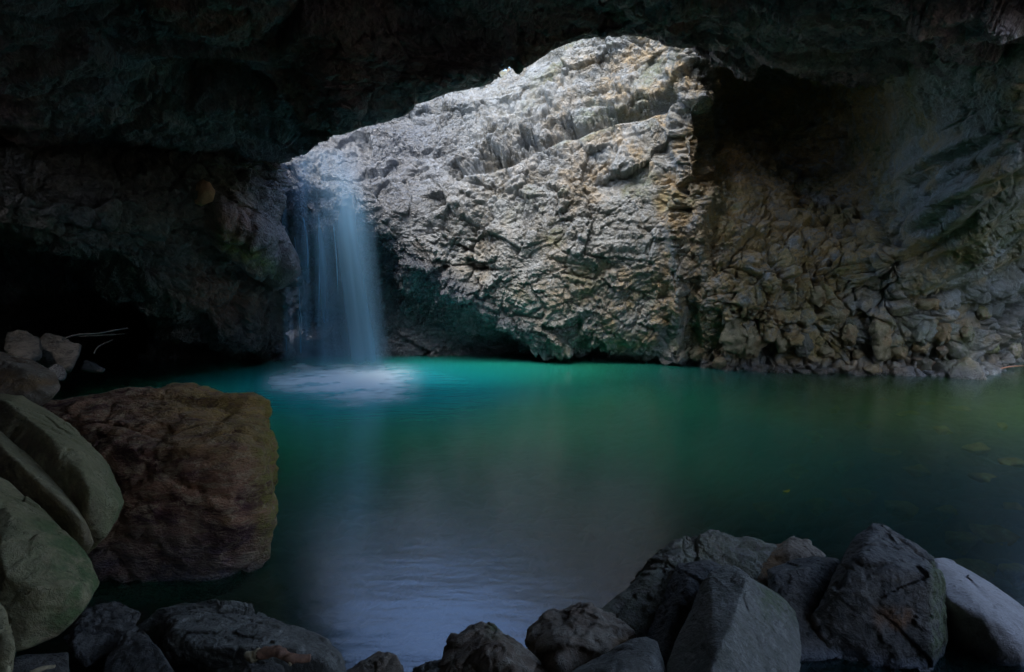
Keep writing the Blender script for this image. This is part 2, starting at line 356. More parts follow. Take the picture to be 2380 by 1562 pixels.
def left_attr(V):
    px, py = project(V)
    ln = (py - (545 + (px - 500) * 0.62))
    moss = np.exp(-(ln / 26) ** 2) * sstep(480, 520, px) * sstep(680, 640, px) + 0.35 * np.exp(-((px - 500) / 60) ** 2 - ((py - 400) / 40) ** 2)
    rust_or_shade = 0.8 * np.exp(-((px - 540) / 60) ** 2 - ((py - 520) / 45) ** 2) + 0.7 * np.exp(-((px - 520) / 110) ** 2 - ((py - 690) / 70) ** 2)
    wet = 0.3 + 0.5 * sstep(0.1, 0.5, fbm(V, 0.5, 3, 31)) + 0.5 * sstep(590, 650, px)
    return {'moss': np.clip(moss, 0, 1), 'rust_or_shade': np.clip(rust_or_shade, 0, 1), 'wet': np.clip(wet, 0, 1)}
def left_post(B, N, tu, tv):
    V = B.reshape(-1, 3); n = N.reshape(-1, 3); px, py = project(V)
    ln = (py - (560 + (px - 500) * 0.66)); m = sstep(470, 510, px) * sstep(690, 640, px)
    d = 0.75 * m * sstep(-170, -15, ln) * sstep(14, 2, ln)           # projecting slanted slab with the moss edge
    return (V + n * d[:, None]).reshape(B.shape)
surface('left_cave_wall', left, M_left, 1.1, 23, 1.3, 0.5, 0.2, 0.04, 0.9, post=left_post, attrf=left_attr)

# ---- roof with the edge of the hole
def rcol(px, lip, rows, back=None):
    NR = float(np.interp(px, [660, 780, 1100, 1300, 1600, 1700], [1.0, 0.80, 0.80, 0.88, 0.88, 1.0]))
    l = P(px, lip[0], lip[1] * NR); x7 = (px - CX) / F * 7.2
    rows = [(r[0], r[1] * (NR + (1 - NR) * k / 3)) for k, r in enumerate(rows)]
    top = [l + np.array([0, -6.5, 3.4]), l + np.array([0, -2.2, 2.3]), l + np.array([0, -0.1, 0.9])]
    return top + [l] + [P(px, r[0], r[1]) for r in rows] + [np.array(v) for v in ((x7, 4.6, 6.7), (x7, 1.0, 6.9), (x7, -4.0, 6.2), (x7 * 1.05, -8, 3.5), (x7 * 1.1, -9.5, -1.0))]
roof = [
 rcol(-700, (200, 9.5), [(120, 9), (20, 8.2), (-80, 7.4), (-160, 6.8)]),
 rcol(-250, (250, 12.2), [(190, 11), (100, 9.2), (20, 8.2), (-60, 7.4)]),
 rcol(0, (325, 14), [(290, 11.6), (200, 9.9), (100, 8.7), (0, 7.8)]),
 rcol(180, (345, 14.6), [(300, 12.2), (210, 10.4), (110, 9.1), (0, 8.1)]),
 rcol(360, (368, 14.9), [(310, 12.8), (215, 11.4), (120, 9.3), (0, 8.2)]),
 rcol(520, (384, 15.6), [(310, 13.0), (220, 11.4), (125, 9.6), (0, 8.4)]),
 rcol(650, (377, 16.2), [(300, 12.7), (205, 11.2), (110, 9.9), (0, 8.6)]),
 rcol(760, (328, 14.3), [(265, 12.7), (185, 11.3), (100, 10.1), (0, 8.8)]),
 rcol(860, (288, 14.1), [(235, 12.8), (165, 11.5), (90, 10.3), (0, 9.0)]),
 rcol(960, (252, 14.0), [(205, 12.9), (145, 11.7), (80, 10.6), (0, 9.2)]),
 rcol(1060, (212, 14.0), [(175, 12.9), (125, 11.9), (70, 10.8), (0, 9.4)]),
 rcol(1160, (172, 14.0), [(145, 13), (105, 12.1), (60, 11), (0, 9.6)]),
 rcol(1240, (142, 14.0), [(118, 13.1), (88, 12.3), (50, 11.2), (0, 9.9)]),
 rcol(1310, (112, 14.0), [(97, 13.2), (74, 12.5), (44, 11.4), (0, 10.1)]),
 rcol(1400, (86, 14.1), [(76, 13.4), (60, 12.7), (36, 11.7), (0, 10.3)]),
 rcol(1500, (90, 14.6), [(80, 13.6), (62, 12.7), (38, 11.7), (0, 10.3)]),
 rcol(1600, (104, 15.6), [(90, 14.2), (68, 12.9), (40, 11.7), (0, 10.2)]),
 rcol(1660, (118, 17.2), [(100, 15.2), (74, 13.2), (42, 11.7), (0, 10.1)]),
 rcol(1760, (140, 18.4), [(124, 16), (88, 13.5), (45, 11.4), (0, 9.9)]),
 rcol(1900, (158, 18.8), [(150, 16), (104, 13.2), (50, 11), (0, 9.6)]),
 rcol(2050, (172, 17.5), [(160, 15.2), (112, 12.8), (55, 10.7), (0, 9.3)]),
 rcol(2200, (180, 14.5), [(158, 13), (112, 11.6), (55, 10), (0, 8.9)]),
 rcol(2350, (190, 12.5), [(160, 11.4), (110, 10.4), (52, 9.3), (-10, 8.4)]),
 rcol(2500, (190, 11), [(155, 10.3), (104, 9.5), (45, 8.7), (-20, 7.9)]),
]
def roof_post(B, N, tu, tv):
    V = B.reshape(-1, 3); px, py = project(V)
    ok = (V[:, 1] > 2)
    d = 1.1 * np.exp(-((px - 470) / 120) ** 2 - ((py - 200) / 34) ** 2) + 0.4 * np.exp(-((px - 2130) / 60) ** 2 - ((py - 210) / 30) ** 2)
    # layered ledges that run along the roof
    r = V[:, 1] * 1.0 - V[:, 0] * 0.25 + 0.8 * perlin(V * 0.35, 66)
    s = (r / 1.3) % 1.0; led = 0.13 * (s - 0.5) - 0.16 * sstep(0.86, 1.0, s) 
    inside = tv[None, :].repeat(len(tu), 0).reshape(-1)
    d = np.where(ok & (inside > 3.3), d + led * 1.2 * sstep(3.3, 4.0, inside), 0)
    V = V + np.array([0, 0.25, 1.0]) * d[:, None]
    return V.reshape(B.shape)
def roof_attr(V):
    px, py = project(V); ok = V[:, 1] > 2
    wet = np.where(ok, 0.25 + 0.6 * sstep(0.05, 0.5, fbm(V, 0.45, 3, 61)), 0)
    moss = np.where(ok, 0.4 * np.exp(-((px - 1960) / 160) ** 2 - ((py - 190) / 40) ** 2) + 0.25 * sstep(0.2, 0.6, fbm(V, 0.6, 3, 63)), 0)
    return {'wet': wet, 'moss': moss * 0.6, 'rust_or_shade': 0.5 * sstep(0.1, 0.5, fbm(V, 0.7, 3, 64))}
surface('cave_roof', roof, M_roof, 0.85, 37, 1.2, 0.45, 0.2, 0.035, 0.75, toward=(0, 6, 2), post=roof_post, attrf=roof_attr,
        squash=np.array([[0.75, 0, 0], [0, 1.1, 0], [0, 0, 1.6]]), maskf=lambda tu, tv: np.repeat((1 - 0.72 * np.exp(-((tv - 3) / 0.45) ** 2))[None], len(tu), 0).astype(f32))

# ---- gorge side seen through the hole, above the rim
cliff = [[np.array((x, 31 + 1.5 * math.sin(x * 0.4), z)) for z in (2, 6, 9, 11.5, 13.5)] + [np.array((x, 36, 15.0)), np.array((x, 44, 17.0))] for x in (-26, -18, -11, -6, -2, 2, 6, 11, 18, 26)]
def cliff_attr(V): return {'rust_or_shade': sstep(0.0, 0.3, fbm(V, 0.35, 3, 5)) * 0.9, 'moss': 0.7 * sstep(0.1, 0.4, fbm(V, 0.5, 3, 6))}
surface('gorge_cliff', cliff, M_lit, 0.8, 51, 1.6, 0.7, 0.3, 0.05, 0.8, attrf=cliff_attr)

# ---- unseen rock slope added outside the right cave mouth to limit its sky light
bank = [[np.array((x + dx, y, z)) for dx, z in ((-0.6, -2), (-0.3, 0), (0.2, 1.4), (0.6, 3.1), (1.6, 4.8), (5, 7.0))] for x, y in ((11.5, -14), (12.0, -7), (12.5, 0), (13.5, 7), (17.5, 13), (26, 20))]
surface('mouth_sky_blocker', bank, M_lit, 0.5, 57, 1.4, 0.6, 0.3, 0.05, 0.8, attrf=cliff_attr)  # pale rock so that it bounces light up to the roof

# ------------------------------------------------------------------ cave floor / pool bed
xs = np.concatenate([np.linspace(-60, -16, 14)[:-1], np.linspace(-16, 18, 560), np.linspace(18, 70, 16)[1:]])
ys = np.concatenate([np.linspace(-40, -6, 10)[:-1], np.linspace(-6, 24, 480), np.linspace(24, 90, 14)[1:]])
X, Y = np.meshgrid(xs, ys, indexing='ij')
def floor_h(X, Y):
    p = np.stack([X.ravel(), Y.ravel(), np.zeros(X.size)], 1).astype(f32)
    near = sstep(3.9, 2.6, Y + 0.12 * X * (X > 0) * 0 + 0.6 * perlin(p * 0.5, 3).reshape(X.shape))
    leftb = sstep(0.0, 1.8, (-4.3 - (Y - 5) * 0.95) - X + 0.5 * perlin(p * 0.6, 4).reshape(X.shape))
    bank = np.maximum(near, np.where(Y < 30, leftb, 0))
    dep = -1.9 + 1.35 * sstep(1.5, 6.5, X - (Y - 8) * 0.12) 
    dep = dep + 0.12 * fbm(p, 0.6, 3, 8).reshape(X.shape)
    h = dep * (1 - bank) + bank * (0.35 + 0.25 * fbm(p, 0.7, 3, 9).reshape(X.shape))
    c, e, _ = cells(warp(p, 2, 0.1, 4), 0.42, 71)
    h = h + (0.07 * c - 0.09 * np.exp(-e / 0.1)).reshape(X.shape) 
    h = h + 0.02 * fbm(p, 4, 3, 10).reshape(X.shape)
    return h
Z = floor_h(X, Y)
V = np.stack([X, Y, Z], 2).reshape(-1, 3)
z0 = np.zeros(len(V), f32)
me = mesh_from('cave_floor', V, quads(len(xs), len(ys)), True, {'moss': z0, 'rust_or_shade': z0 + 0.3 * sstep(-0.2, 0.5, fbm(V, 1.2, 3, 44)), 'wet': z0 + 0.6})
o = link('cave_floor', me, None, M_bed); o['kind'] = 'structure'

# ------------------------------------------------------------------ water
xs = np.linspace(-26, 40, 420); ys = np.linspace(1.0, 34, 300)
X, Y = np.meshgrid(xs, ys, indexing='ij'); V = np.stack([X, Y, 0 * X], 2).reshape(-1, 3)
FALL = G(800, 878)
pn = V.astype(f32)
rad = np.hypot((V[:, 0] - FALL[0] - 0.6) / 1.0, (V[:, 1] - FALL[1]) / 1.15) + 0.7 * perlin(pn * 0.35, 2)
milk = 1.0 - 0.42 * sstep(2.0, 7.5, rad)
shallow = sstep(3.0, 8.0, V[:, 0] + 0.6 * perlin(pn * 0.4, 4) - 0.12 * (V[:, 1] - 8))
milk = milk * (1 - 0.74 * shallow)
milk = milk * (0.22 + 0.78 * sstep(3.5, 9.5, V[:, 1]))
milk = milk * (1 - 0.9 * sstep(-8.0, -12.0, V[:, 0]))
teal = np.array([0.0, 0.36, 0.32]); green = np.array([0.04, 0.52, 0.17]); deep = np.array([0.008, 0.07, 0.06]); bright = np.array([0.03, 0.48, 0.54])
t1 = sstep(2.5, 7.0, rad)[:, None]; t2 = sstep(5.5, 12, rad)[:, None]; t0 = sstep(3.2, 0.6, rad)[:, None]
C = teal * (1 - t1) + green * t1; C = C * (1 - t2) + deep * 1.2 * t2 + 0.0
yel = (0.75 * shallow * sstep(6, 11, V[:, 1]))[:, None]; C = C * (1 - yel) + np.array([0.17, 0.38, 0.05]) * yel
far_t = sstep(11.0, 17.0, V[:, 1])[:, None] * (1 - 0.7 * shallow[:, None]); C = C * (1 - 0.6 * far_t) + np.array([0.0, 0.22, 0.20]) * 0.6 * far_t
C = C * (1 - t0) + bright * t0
C = np.concatenate([C, np.ones((len(C), 1))], 1)
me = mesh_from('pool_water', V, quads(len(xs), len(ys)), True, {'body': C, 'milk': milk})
m, nt, out = nmat('pool_water'); b = NB(nt)
pos = b.n('NewGeometry').outputs['Position']
mp = b.n('Mapping', ins={0: pos}); mp.inputs['Scale'].default_value = (1.0, 2.6, 1.0); mp.inputs['Rotation'].default_value = (0, 0, 0.12)
w1 = b.n('TexNoise', ins={'Vector': mp.outputs[0], 'Scale': 5.0, 'Detail': 4, 'Roughness': 0.55}).outputs[0]
w2 = b.n('TexNoise', ins={'Vector': mp.outputs[0], 'Scale': 0.9, 'Detail': 2}).outputs[0]
hh = b.math('ADD', b.math('MULTIPLY', w1, 0.35), b.math('MULTIPLY', w2, 1.0))
bp = b.n('Bump', ins={'Height': hh, 'Strength': 0.6, 'Distance': 0.012})
gl = b.n('BsdfGlossy', ins={'Roughness': 0.2, 'Color': (0.80, 0.86, 1, 1), 'Normal': bp.outputs[0]})
df = b.n('BsdfDiffuse', ins={'Color': b.n('Attribute', attribute_name='body').outputs['Color']})
tr = b.n('BsdfTransparent', ins={'Color': (0.58, 0.78, 0.66, 1)})
mk = b.n('Attribute', attribute_name='milk').outputs['Fac']
body = b.n('MixShader', ins={0: mk, 1: tr.outputs[0], 2: df.outputs[0]})
fr = b.n('Fresnel', ins={'IOR': 1.95, 'Normal': bp.outputs[0]})
fin = b.n('MixShader', ins={0: fr.outputs[0], 1: body.outputs[0], 2: gl.outputs[0]})
nt.links.new(fin.outputs[0], out.inputs[0])
o = link('pool_water', me, None, m); o['kind'] = 'structure'

# ------------------------------------------------------------------ waterfall
def water_mat(name, colr, dens):
    m, nt, out = nmat(name); b = NB(nt)
    a = b.n('Attribute', attribute_name='alpha').outputs['Fac']
    df = b.n('BsdfDiffuse', ins={'Color': (*colr, 1)}); tl = b.n('BsdfTranslucent', ins={'Color': (*colr, 1)})
    ad = b.n('MixShader', ins={0: 0.5, 1: df.outputs[0], 2: tl.outputs[0]})
    tp = b.n('BsdfTransparent')
    mx = b.n('MixShader', ins={0: b.math('MULTIPLY', a, dens, clamp=True), 1: tp.outputs[0], 2: ad.outputs[0]})
    nt.links.new(mx.outputs[0], out.inputs[0]); return m
M_fall = water_mat('falling_water', (0.27, 0.52, 0.72), 1.0)
M_foam = water_mat('white_foam', (0.93, 0.95, 0.96), 1.0)
def empty(name, loc, **kw):
    o = bpy.data.objects.new(name, None); COL.objects.link(o); o.location = loc; o.empty_display_size = 0.3
    for k, v in kw.items(): o[k] = v
    return o
fall = empty('waterfall', G(790, 862), label='blue veil of falling water pouring through the roof hole into the pool', category='waterfall')
def strand(name, path, dens, seed, streak=9.0, nx=90, ny=260, fade=(0.03, 0.94), bulge=0.12):
    # path: list of (px centre, py, depth, half width px)
    K = np.array([list(P(q[0], q[1], q[2])) + [q[3] / F * q[2]] for q in path])
    t = np.linspace(0, len(K) - 1, ny); T = cr(K, t)
    u = np.linspace(-1, 1, nx)
    X = T[:, None, 0] + u[None] * T[:, None, 3]; Yy = T[:, None, 1] - bulge * np.cos(u[None] * 1.5) + 0 * T[:, None, 3]
    Zz = T[:, None, 2] + 0 * u[None]
    V = np.stack([X, Yy, Zz], 2).reshape(-1, 3)
    uu = np.tile(u, ny); vv = np.repeat(np.linspace(0, 1, ny), nx)
    q = np.stack([uu * streak * 0.5 + seed, vv * 1.1 + seed, 0 * uu], 1)
    n = 0.75 + 0.55 * fbm(q, 1.0, 3, seed, 0.5)
    edge = (1 - np.abs(uu) ** 2.0) ** 1.5
    al = dens * edge * np.clip(n, 0.05, 1.4) * sstep(0, fade[0], vv) * (1 - 0.6 * sstep(fade[1], 1, vv))
    off = np.array(fall.location)
    me = mesh_from(name, V - off, quads(ny, nx), True, {'alpha': np.clip(al, 0, 1)})
    return link(name, me, fall, M_fall)
WD = 17.0
strand('water_veil', [(742, 345, 16.6, 98), (748, 460, 16.7, 102), (762, 600, 16.8, 112), (772, 720, 16.9, 118), (780, 852, 17.0, 124)], 0.24, 3, 11)
strand('main_stream', [(790, 330, 16.4, 62), (800, 450, 16.5, 62), (812, 560, 16.55, 62), (830, 700, 16.6, 64), (848, 860, 16.6, 68)], 0.60, 5, 4, fade=(0.45, 0.95))
strand('stream', [(840, 400, 16.3, 40), (845, 560, 16.3, 40), (855, 700, 16.3, 46), (868, 862, 16.3, 50)], 0.26, 9, 3, fade=(0.4, 0.95))
strand('stream', [(742, 470, 16.35, 18), (750, 600, 16.4, 26), (757, 720, 16.4, 32), (765, 858, 16.4, 38)], 0.5, 12, 3, fade=(0.2, 0.95))
strand('stream', [(700, 372, 16.7, 30), (702, 480, 16.6, 24), (704, 640, 16.6, 22), (708, 850, 16.6, 28)], 0.42, 15, 4)
strand('stream', [(664, 380, 16.9, 10), (660, 480, 16.7, 9), (668, 640, 16.7, 14), (674, 846, 16.7, 20)], 0.4, 18, 3)
for q in ([(741, 492, 16.3, 1.6), (743, 600, 16.3, 1.8), (740, 760, 16.3, 3)], [(654, 400, 16.6, 3.5), (656, 440, 16.5, 3.0), (651, 500, 16.5, 4)],
          [(704, 500, 16.5, 3), (714, 560, 16.5, 3), (716, 660, 16.5, 5)], [(775, 520, 16.4, 1.5), (782, 600, 16.4, 1.5), (786, 700, 16.4, 2)],
          [(684, 545, 16.5, 1.5), (690, 600, 16.5, 1.5), (694, 680, 16.5, 2)]):
    strand('thread', q, 0.9, 31, 1, nx=9, ny=60, fade=(0.08, 0.5), bulge=0.01)

strand('spray', [(770, 770, 16.2, 130), (775, 820, 16.1, 150), (780, 872, 16.0, 165)], 0.16, 41, 2, fade=(0.7, 1.0), bulge=0.3)
# foam on the pool where the fall lands
Lx = np.linspace(590, 1010, 420); Ly = np.linspace(836, 958, 260)
V = np.array([[G(x, y, 0.012) for y in Ly] for x in Lx]).reshape(-1, 3)
px, py = project(V)
q = V.astype(f32) * np.array([1, 1, 1], f32)
n = fbm(q @ np.array([[0.8, -0.35, 0], [0.35, 0.9, 0], [0, 0, 1]], f32), 1.5, 3, 5, 0.6)
core = np.exp(-((px - 830) / 95) ** 2 - ((py - 880) / 20) ** 2) * 1.3 + 0.75 * np.exp(-((px - 730) / 80) ** 2 - ((py - 890) / 15) ** 2) + 0.65 * np.exp(-((px - 870) / 90) ** 2 - ((py - 915) / 15) ** 2)
core += 0.25 * np.exp(-((px - 830) / 50) ** 2 - ((py - 943) / 7) ** 2) + 0.5 * np.exp(-((px - 700) / 16) ** 2 - ((py - 850) / 4) ** 2)
halo = 0.32 * np.exp(-((px - 810) / 170) ** 2 - ((py - 878) / 32) ** 2)
al = (1 - np.exp(-2.8 * core * np.clip(0.7 + 0.95 * n, 0.05, 2))) * 0.95 + halo
edge = sstep(590, 640, px) * sstep(1010, 900, px) * sstep(836, 850, py) * sstep(958, 930, py)
me = mesh_from('splash_foam', V, quads(len(Lx), len(Ly)), True, {'alpha': np.clip(al * edge, 0, 1)})
o = link('splash_foam', me, None, M_foam); o['kind'] = 'stuff'; o['label'] = 'milky white foam on the pool under the waterfall'; o['category'] = 'foam'

# ------------------------------------------------------------------ boulders
def ico(n):
    bm = bmesh.new(); bmesh.ops.create_icosphere(bm, subdivisions=n, radius=1.0)
    D = np.array([v.co[:] for v in bm.verts]); T = np.array([[v.index for v in f.verts] for f in bm.faces]); bm.free()
    return D / np.linalg.norm(D, axis=1)[:, None], T
ICO = {}
def hull_planes(pts):
    bm = bmesh.new(); c = pts.mean(0)
    for p in pts: bm.verts.new(p)
    bm.verts.ensure_lookup_table()
    bmesh.ops.convex_hull(bm, input=bm.verts)
    bm.verts.ensure_lookup_table(); used = [v for v in bm.verts if v.link_faces]
    c = np.mean([v.co[:] for v in used], 0); pl = []
    for f in bm.faces:
        f.normal_update(); n = np.array(f.normal[:]); q = np.array(f.verts[0].co[:])
        if f.calc_area() < 1e-7: continue
        d = float(n @ (q - c))
        if d < 0: n, d = -n, -d
        if all((n @ a < 0.9995) for a, _ in pl): pl.append((n, max(d, 1e-3)))
    bm.free()
    return c, np.array([a for a, _ in pl]), np.array([d for _, d in pl])
def boulder(name, label, outline, mat, front=(), thick=0.8, sub=6, k=40, rough=0.05, seed=1, attrs=None, category='boulder', group=None, shrink=0.8, squash=None, crack=0.4, detail=1.0, cuts=16, cat=None, blocky=0.0):
    """outline / front: (px, py, depth) corners of the stone; a back side is added `thick` metres behind"""
    O = np.array(outline, float); c2 = O[:, :2].mean(0); pts = [P(*q) for q in O] + [P(*q) for q in front]
    rough = rough * 1.45; k = max(k, 90)
    for q in O:
        xy = c2 + (q[:2] - c2) * shrink
        pts.append(P(xy[0], xy[1] + 4, q[2] + thick))
    pts = np.array(pts); c, n, d = hull_planes(pts)
    if cuts:                            # small breaks that chip the corners and edges flat
        rr = np.random.RandomState(seed); cn = rr.normal(size=(cuts, 3)); cn /= np.linalg.norm(cn, axis=1)[:, None]
        sup = ((pts - c) @ cn.T).max(0); n = np.concatenate([n, cn]); d = np.concatenate([d, sup * rr.uniform(0.90, 0.98, cuts)])
    if sub not in ICO: ICO[sub] = ico(sub)
    D, T = ICO[sub]
    s = np.zeros(len(D))
    for a, b_ in zip(n, d): s += np.maximum(D @ a, 0) ** k / b_ ** k
    r = s ** (-1.0 / k)
    V = c + D * r[:, None]; size = float(np.median(r)) * 2
    # smooth normals of the hull for the displacement
    p = V.astype(f32); qd = p if squash is None else p @ np.array(squash, f32)
    q = warp(qd, 1.2 / size, 0.16 * size, seed)
    q = qd + (q - qd) * (1 - 0.6 * blocky)
    c1, e1, b1 = cells(q, 0.42 * size, seed + 1); q2 = warp(q, 5 / size, 0.05 * size * (1 - 0.7 * blocky), seed + 7)
    c2_, e2, b2 = cells(q2, 0.15 * size, seed + 2); c1 = c1 * (1 - 0.5 * blocky) + 0.8 * blocky * b1; c2_ = c2_ * (1 - 0.6 * blocky) + 0.9 * blocky * b2; c3, e3, _ = cells(q2, 0.06 * size, seed + 3)
    dd = c1 * 1.1 - crack * 0.9 * np.exp(-e1 / 0.05) + detail * (c2_ * 0.42 - crack * 0.35 * np.exp(-e2 / 0.07) + c3 * 0.16) + fbm(p, 1.6 / size, 3, seed + 9) * 1.2 + detail * fbm(p, 9.0 / size, 4, seed + 4, 0.6) * 0.35
    V = V + D * (dd * rough * size)[:, None]
    at = {kk: np.zeros(len(V), f32) for kk in ('moss', 'rust_or_shade', 'wet')}
    if attrs:
        for kk, fn in attrs.items(): at[kk] = np.clip(fn(V, dd), 0, 1).astype(f32)
    at['wet'] = np.maximum(at['wet'], sstep(0.10, 0.02, V[:, 2]) * (V[:, 1] > 2.9))
    base = np.array([c[0], c[1], V[:, 2].min()])
    me = mesh_from(name, V - base, T, True, at)
    o = link(name, me, None, mat); o.location = base; o['label'] = label; o['category'] = cat or category
    if group: o['group'] = group
    return o
def pj(fn):                            # attribute defined over the stone as it stands in the scene
    return lambda V, dd: fn(*project(V), V, dd)
n3 = lambda V, s, sd: fbm(V, s, 3, sd)
# --- left cluster
boulder('boulder', 'huge craggy brown and ochre boulder standing at the left edge of the pool', [(130, 925, 6.6), (250, 905, 6.9), (400, 893, 7.0), (520, 918, 6.8), (600, 945, 6.3), (628, 990, 5.6), (642, 1060, 5.3), (636, 1180, 5.0), (618, 1280, 4.8), (560, 1375, 4.6), (400, 1400, 4.4), (210, 1390, 4.4), (110, 1200, 5.0), (100, 950, 6.0)],
        M_brown, front=[(230, 1046, 4.75), (330, 1042, 4.6), (470, 1034, 4.55), (560, 1022, 4.6), (615, 1050, 4.75), (560, 1210, 4.62), (480, 1340, 4.45), (280, 1300, 4.5)], thick=1.0, sub=7, rough=0.031, seed=5, k=160, crack=0.8, detail=0.95, blocky=1.0, cuts=6,
        squash=np.diag([0.75, 0.75, 1.35]) @ np.array([[1, 0.25, 0.12], [-0.25, 1, 0.1], [-0.12, 0, 1.0]]),
        attrs={'rust_or_shade': pj(lambda x, y, V, d: 0.9 * sstep(250, 520, x) * sstep(1120, 950, y) + 0.3 * n3(V, 2, 3)), 'moss': pj(lambda x, y, V, d: sstep(570, 650, x) * 0.9 + 0.3 * sstep(0.1, 0.4, n3(V, 2.5, 8)) * sstep(430, 520, x)),
               'wet': pj(lambda x, y, V, d: 0.75 * sstep(1150, 1350, y + 60 * n3(V, 2, 2)))})
boulder('boulder', 'olive green angular split boulder leaning above the left mossy rock', [(-60, 915, 3.6), (55, 919, 3.7), (132, 963, 3.65), (192, 1008, 3.5), (250, 1070, 3.3), (276, 1135, 3.15), (293, 1170, 3.05), (258, 1255, 2.9), (204, 1306, 2.8), (120, 1215, 2.95), (-60, 1050, 3.2)],
        M_moss, front=[(15, 935, 3.3), (100, 1000, 3.05), (178, 1062, 2.85), (215, 1150, 2.72), (226, 1235, 2.7)], thick=0.5, sub=7, rough=0.015, seed=15, k=120, crack=0.5, detail=0.8, cuts=10,
        attrs={'rust_or_shade': pj(lambda x, y, V, d: 0.9 * sstep(-20, 20, (y - 985) - (x - 60) * 1.0) * sstep(250, 220, x)), 'moss': pj(lambda x, y, V, d: 0.5 * sstep(235, 285, x) + 0.25)})  # brown of the left face is its shade, painted into the colour
boulder('boulder', 'pale strip edged slab lying just under the olive green split boulder', [(-60, 985, 3.1), (0, 1000, 3.1), (60, 1052, 3.0), (122, 1108, 2.9), (186, 1185, 2.8), (222, 1255, 2.74), (203, 1304, 2.7), (140, 1240, 2.75), (60, 1180, 2.8), (-60, 1110, 2.9)],
        M_moss, front=[(0, 1035, 2.85), (100, 1125, 2.68), (180, 1195, 2.6)], thick=0.4, rough=0.015, seed=16, k=120, detail=0.8, attrs={'rust_or_shade': pj(lambda x, y, V, d: 0.9 * sstep(-5, 25, (y - 1040) - (x) * 0.85))})  # shade beneath the pale strip, painted in as brown
boulder('boulder', 'smooth moss green boulder at the lower left edge, lowest of the green ones', [(-60, 1085, 2.5), (20, 1118, 2.55), (70, 1160, 2.5), (130, 1215, 2.4), (195, 1285, 2.3), (233, 1355, 2.2), (195, 1425, 2.1), (135, 1482, 2.05), (50, 1510, 2.0), (-60, 1515, 2.0)],
        M_moss, front=[(60, 1240, 2.15), (110, 1360, 2.0), (0, 1330, 2.0)], thick=0.5, sub=7, rough=0.014, seed=25, k=80, crack=0.25, detail=0.7, cuts=10,
        attrs={'moss': pj(lambda x, y, V, d: 0.75 * sstep(60, 170, x + 60 * n3(V, 3, 3)) + 0.3), 'rust_or_shade': pj(lambda x, y, V, d: 0.5 * sstep(1400, 1500, y))})
boulder('boulder', 'reddish brown rock with pale rim, topmost at the left edge', [(-60, 800, 5.2), (10, 818, 5.3), (75, 840, 5.2), (130, 868, 5.0), (143, 900, 4.8), (120, 930, 4.7), (92, 948, 4.6), (40, 930, 4.6), (-60, 915, 4.6)], M_tan,
        front=[(60, 865, 4.75), (95, 915, 4.55)], thick=0.7, seed=35, rough=0.03, attrs={'rust_or_shade': pj(lambda x, y, V, d: 0.95 * sstep(10, 25, y - 838 - (x) * 0.25) * sstep(80, 60, (y - 838) + (x - 60) * 0.2))})
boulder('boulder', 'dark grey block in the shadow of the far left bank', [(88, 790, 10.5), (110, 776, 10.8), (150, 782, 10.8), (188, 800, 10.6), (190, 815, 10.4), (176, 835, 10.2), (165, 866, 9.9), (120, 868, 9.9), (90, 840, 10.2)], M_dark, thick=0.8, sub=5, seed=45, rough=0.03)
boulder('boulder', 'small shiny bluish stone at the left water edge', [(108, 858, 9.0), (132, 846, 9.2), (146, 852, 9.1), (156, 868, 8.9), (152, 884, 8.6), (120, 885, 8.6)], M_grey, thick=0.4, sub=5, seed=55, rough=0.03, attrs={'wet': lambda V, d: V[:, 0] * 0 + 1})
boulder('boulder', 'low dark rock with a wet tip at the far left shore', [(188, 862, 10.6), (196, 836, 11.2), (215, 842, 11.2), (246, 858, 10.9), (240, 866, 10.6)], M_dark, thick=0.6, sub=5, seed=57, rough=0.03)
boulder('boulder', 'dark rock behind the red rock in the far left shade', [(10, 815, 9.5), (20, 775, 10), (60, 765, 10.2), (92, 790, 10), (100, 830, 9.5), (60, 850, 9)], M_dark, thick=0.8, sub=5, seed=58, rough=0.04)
boulder('boulder', 'rough olive rock sliver at the bottom left corner', [(-50, 1395, 1.6), (0, 1400, 1.62), (16, 1425, 1.6), (18, 1470, 1.55), (37, 1510, 1.5), (24, 1600, 1.45), (-50, 1600, 1.45)], M_moss, thick=0.3, seed=65, rough=0.04, crack=0.6)
boulder('boulder', 'long low grey slab in front of the huge brown boulder', [(318, 1458, 3.6), (365, 1418, 3.7), (430, 1402, 3.75), (492, 1396, 3.75), (550, 1405, 3.7), (600, 1434, 3.6), (662, 1442, 3.55), (715, 1472, 3.45), (765, 1484, 3.35), (812, 1525, 3.25), (835, 1580, 3.1), (700, 1640, 3.25), (500, 1640, 3.25), (340, 1560, 3.4)], M_grey,
        front=[(415, 1425, 3.45), (420, 1500, 3.15), (560, 1505, 3.1), (690, 1500, 3.1)], thick=0.5, sub=7, seed=75, rough=0.03, crack=0.6)
boulder('boulder', 'dark rounded rock left of the long grey slab', [(245, 1530, 3.0), (268, 1490, 3.1), (300, 1460, 3.15), (332, 1472, 3.1), (370, 1505, 3.0), (425, 1590, 2.8), (240, 1600, 2.8)], M_dark, thick=0.4, seed=85, rough=0.035)
boulder('boulder', 'flat topped black block in the bottom left gap', [(26, 1530, 2.3), (60, 1520, 2.35), (158, 1516, 2.4), (166, 1580, 2.25), (20, 1600, 2.2)], M_dark, thick=0.4, seed=95, rough=0.02)
boulder('boulder', 'small dark stone under the driftwood stick', [(535, 1580, 2.75), (575, 1545, 2.85), (620, 1535, 2.9), (660, 1548, 2.85), (672, 1600, 2.7)], M_dark, thick=0.3, seed=96, rough=0.03)
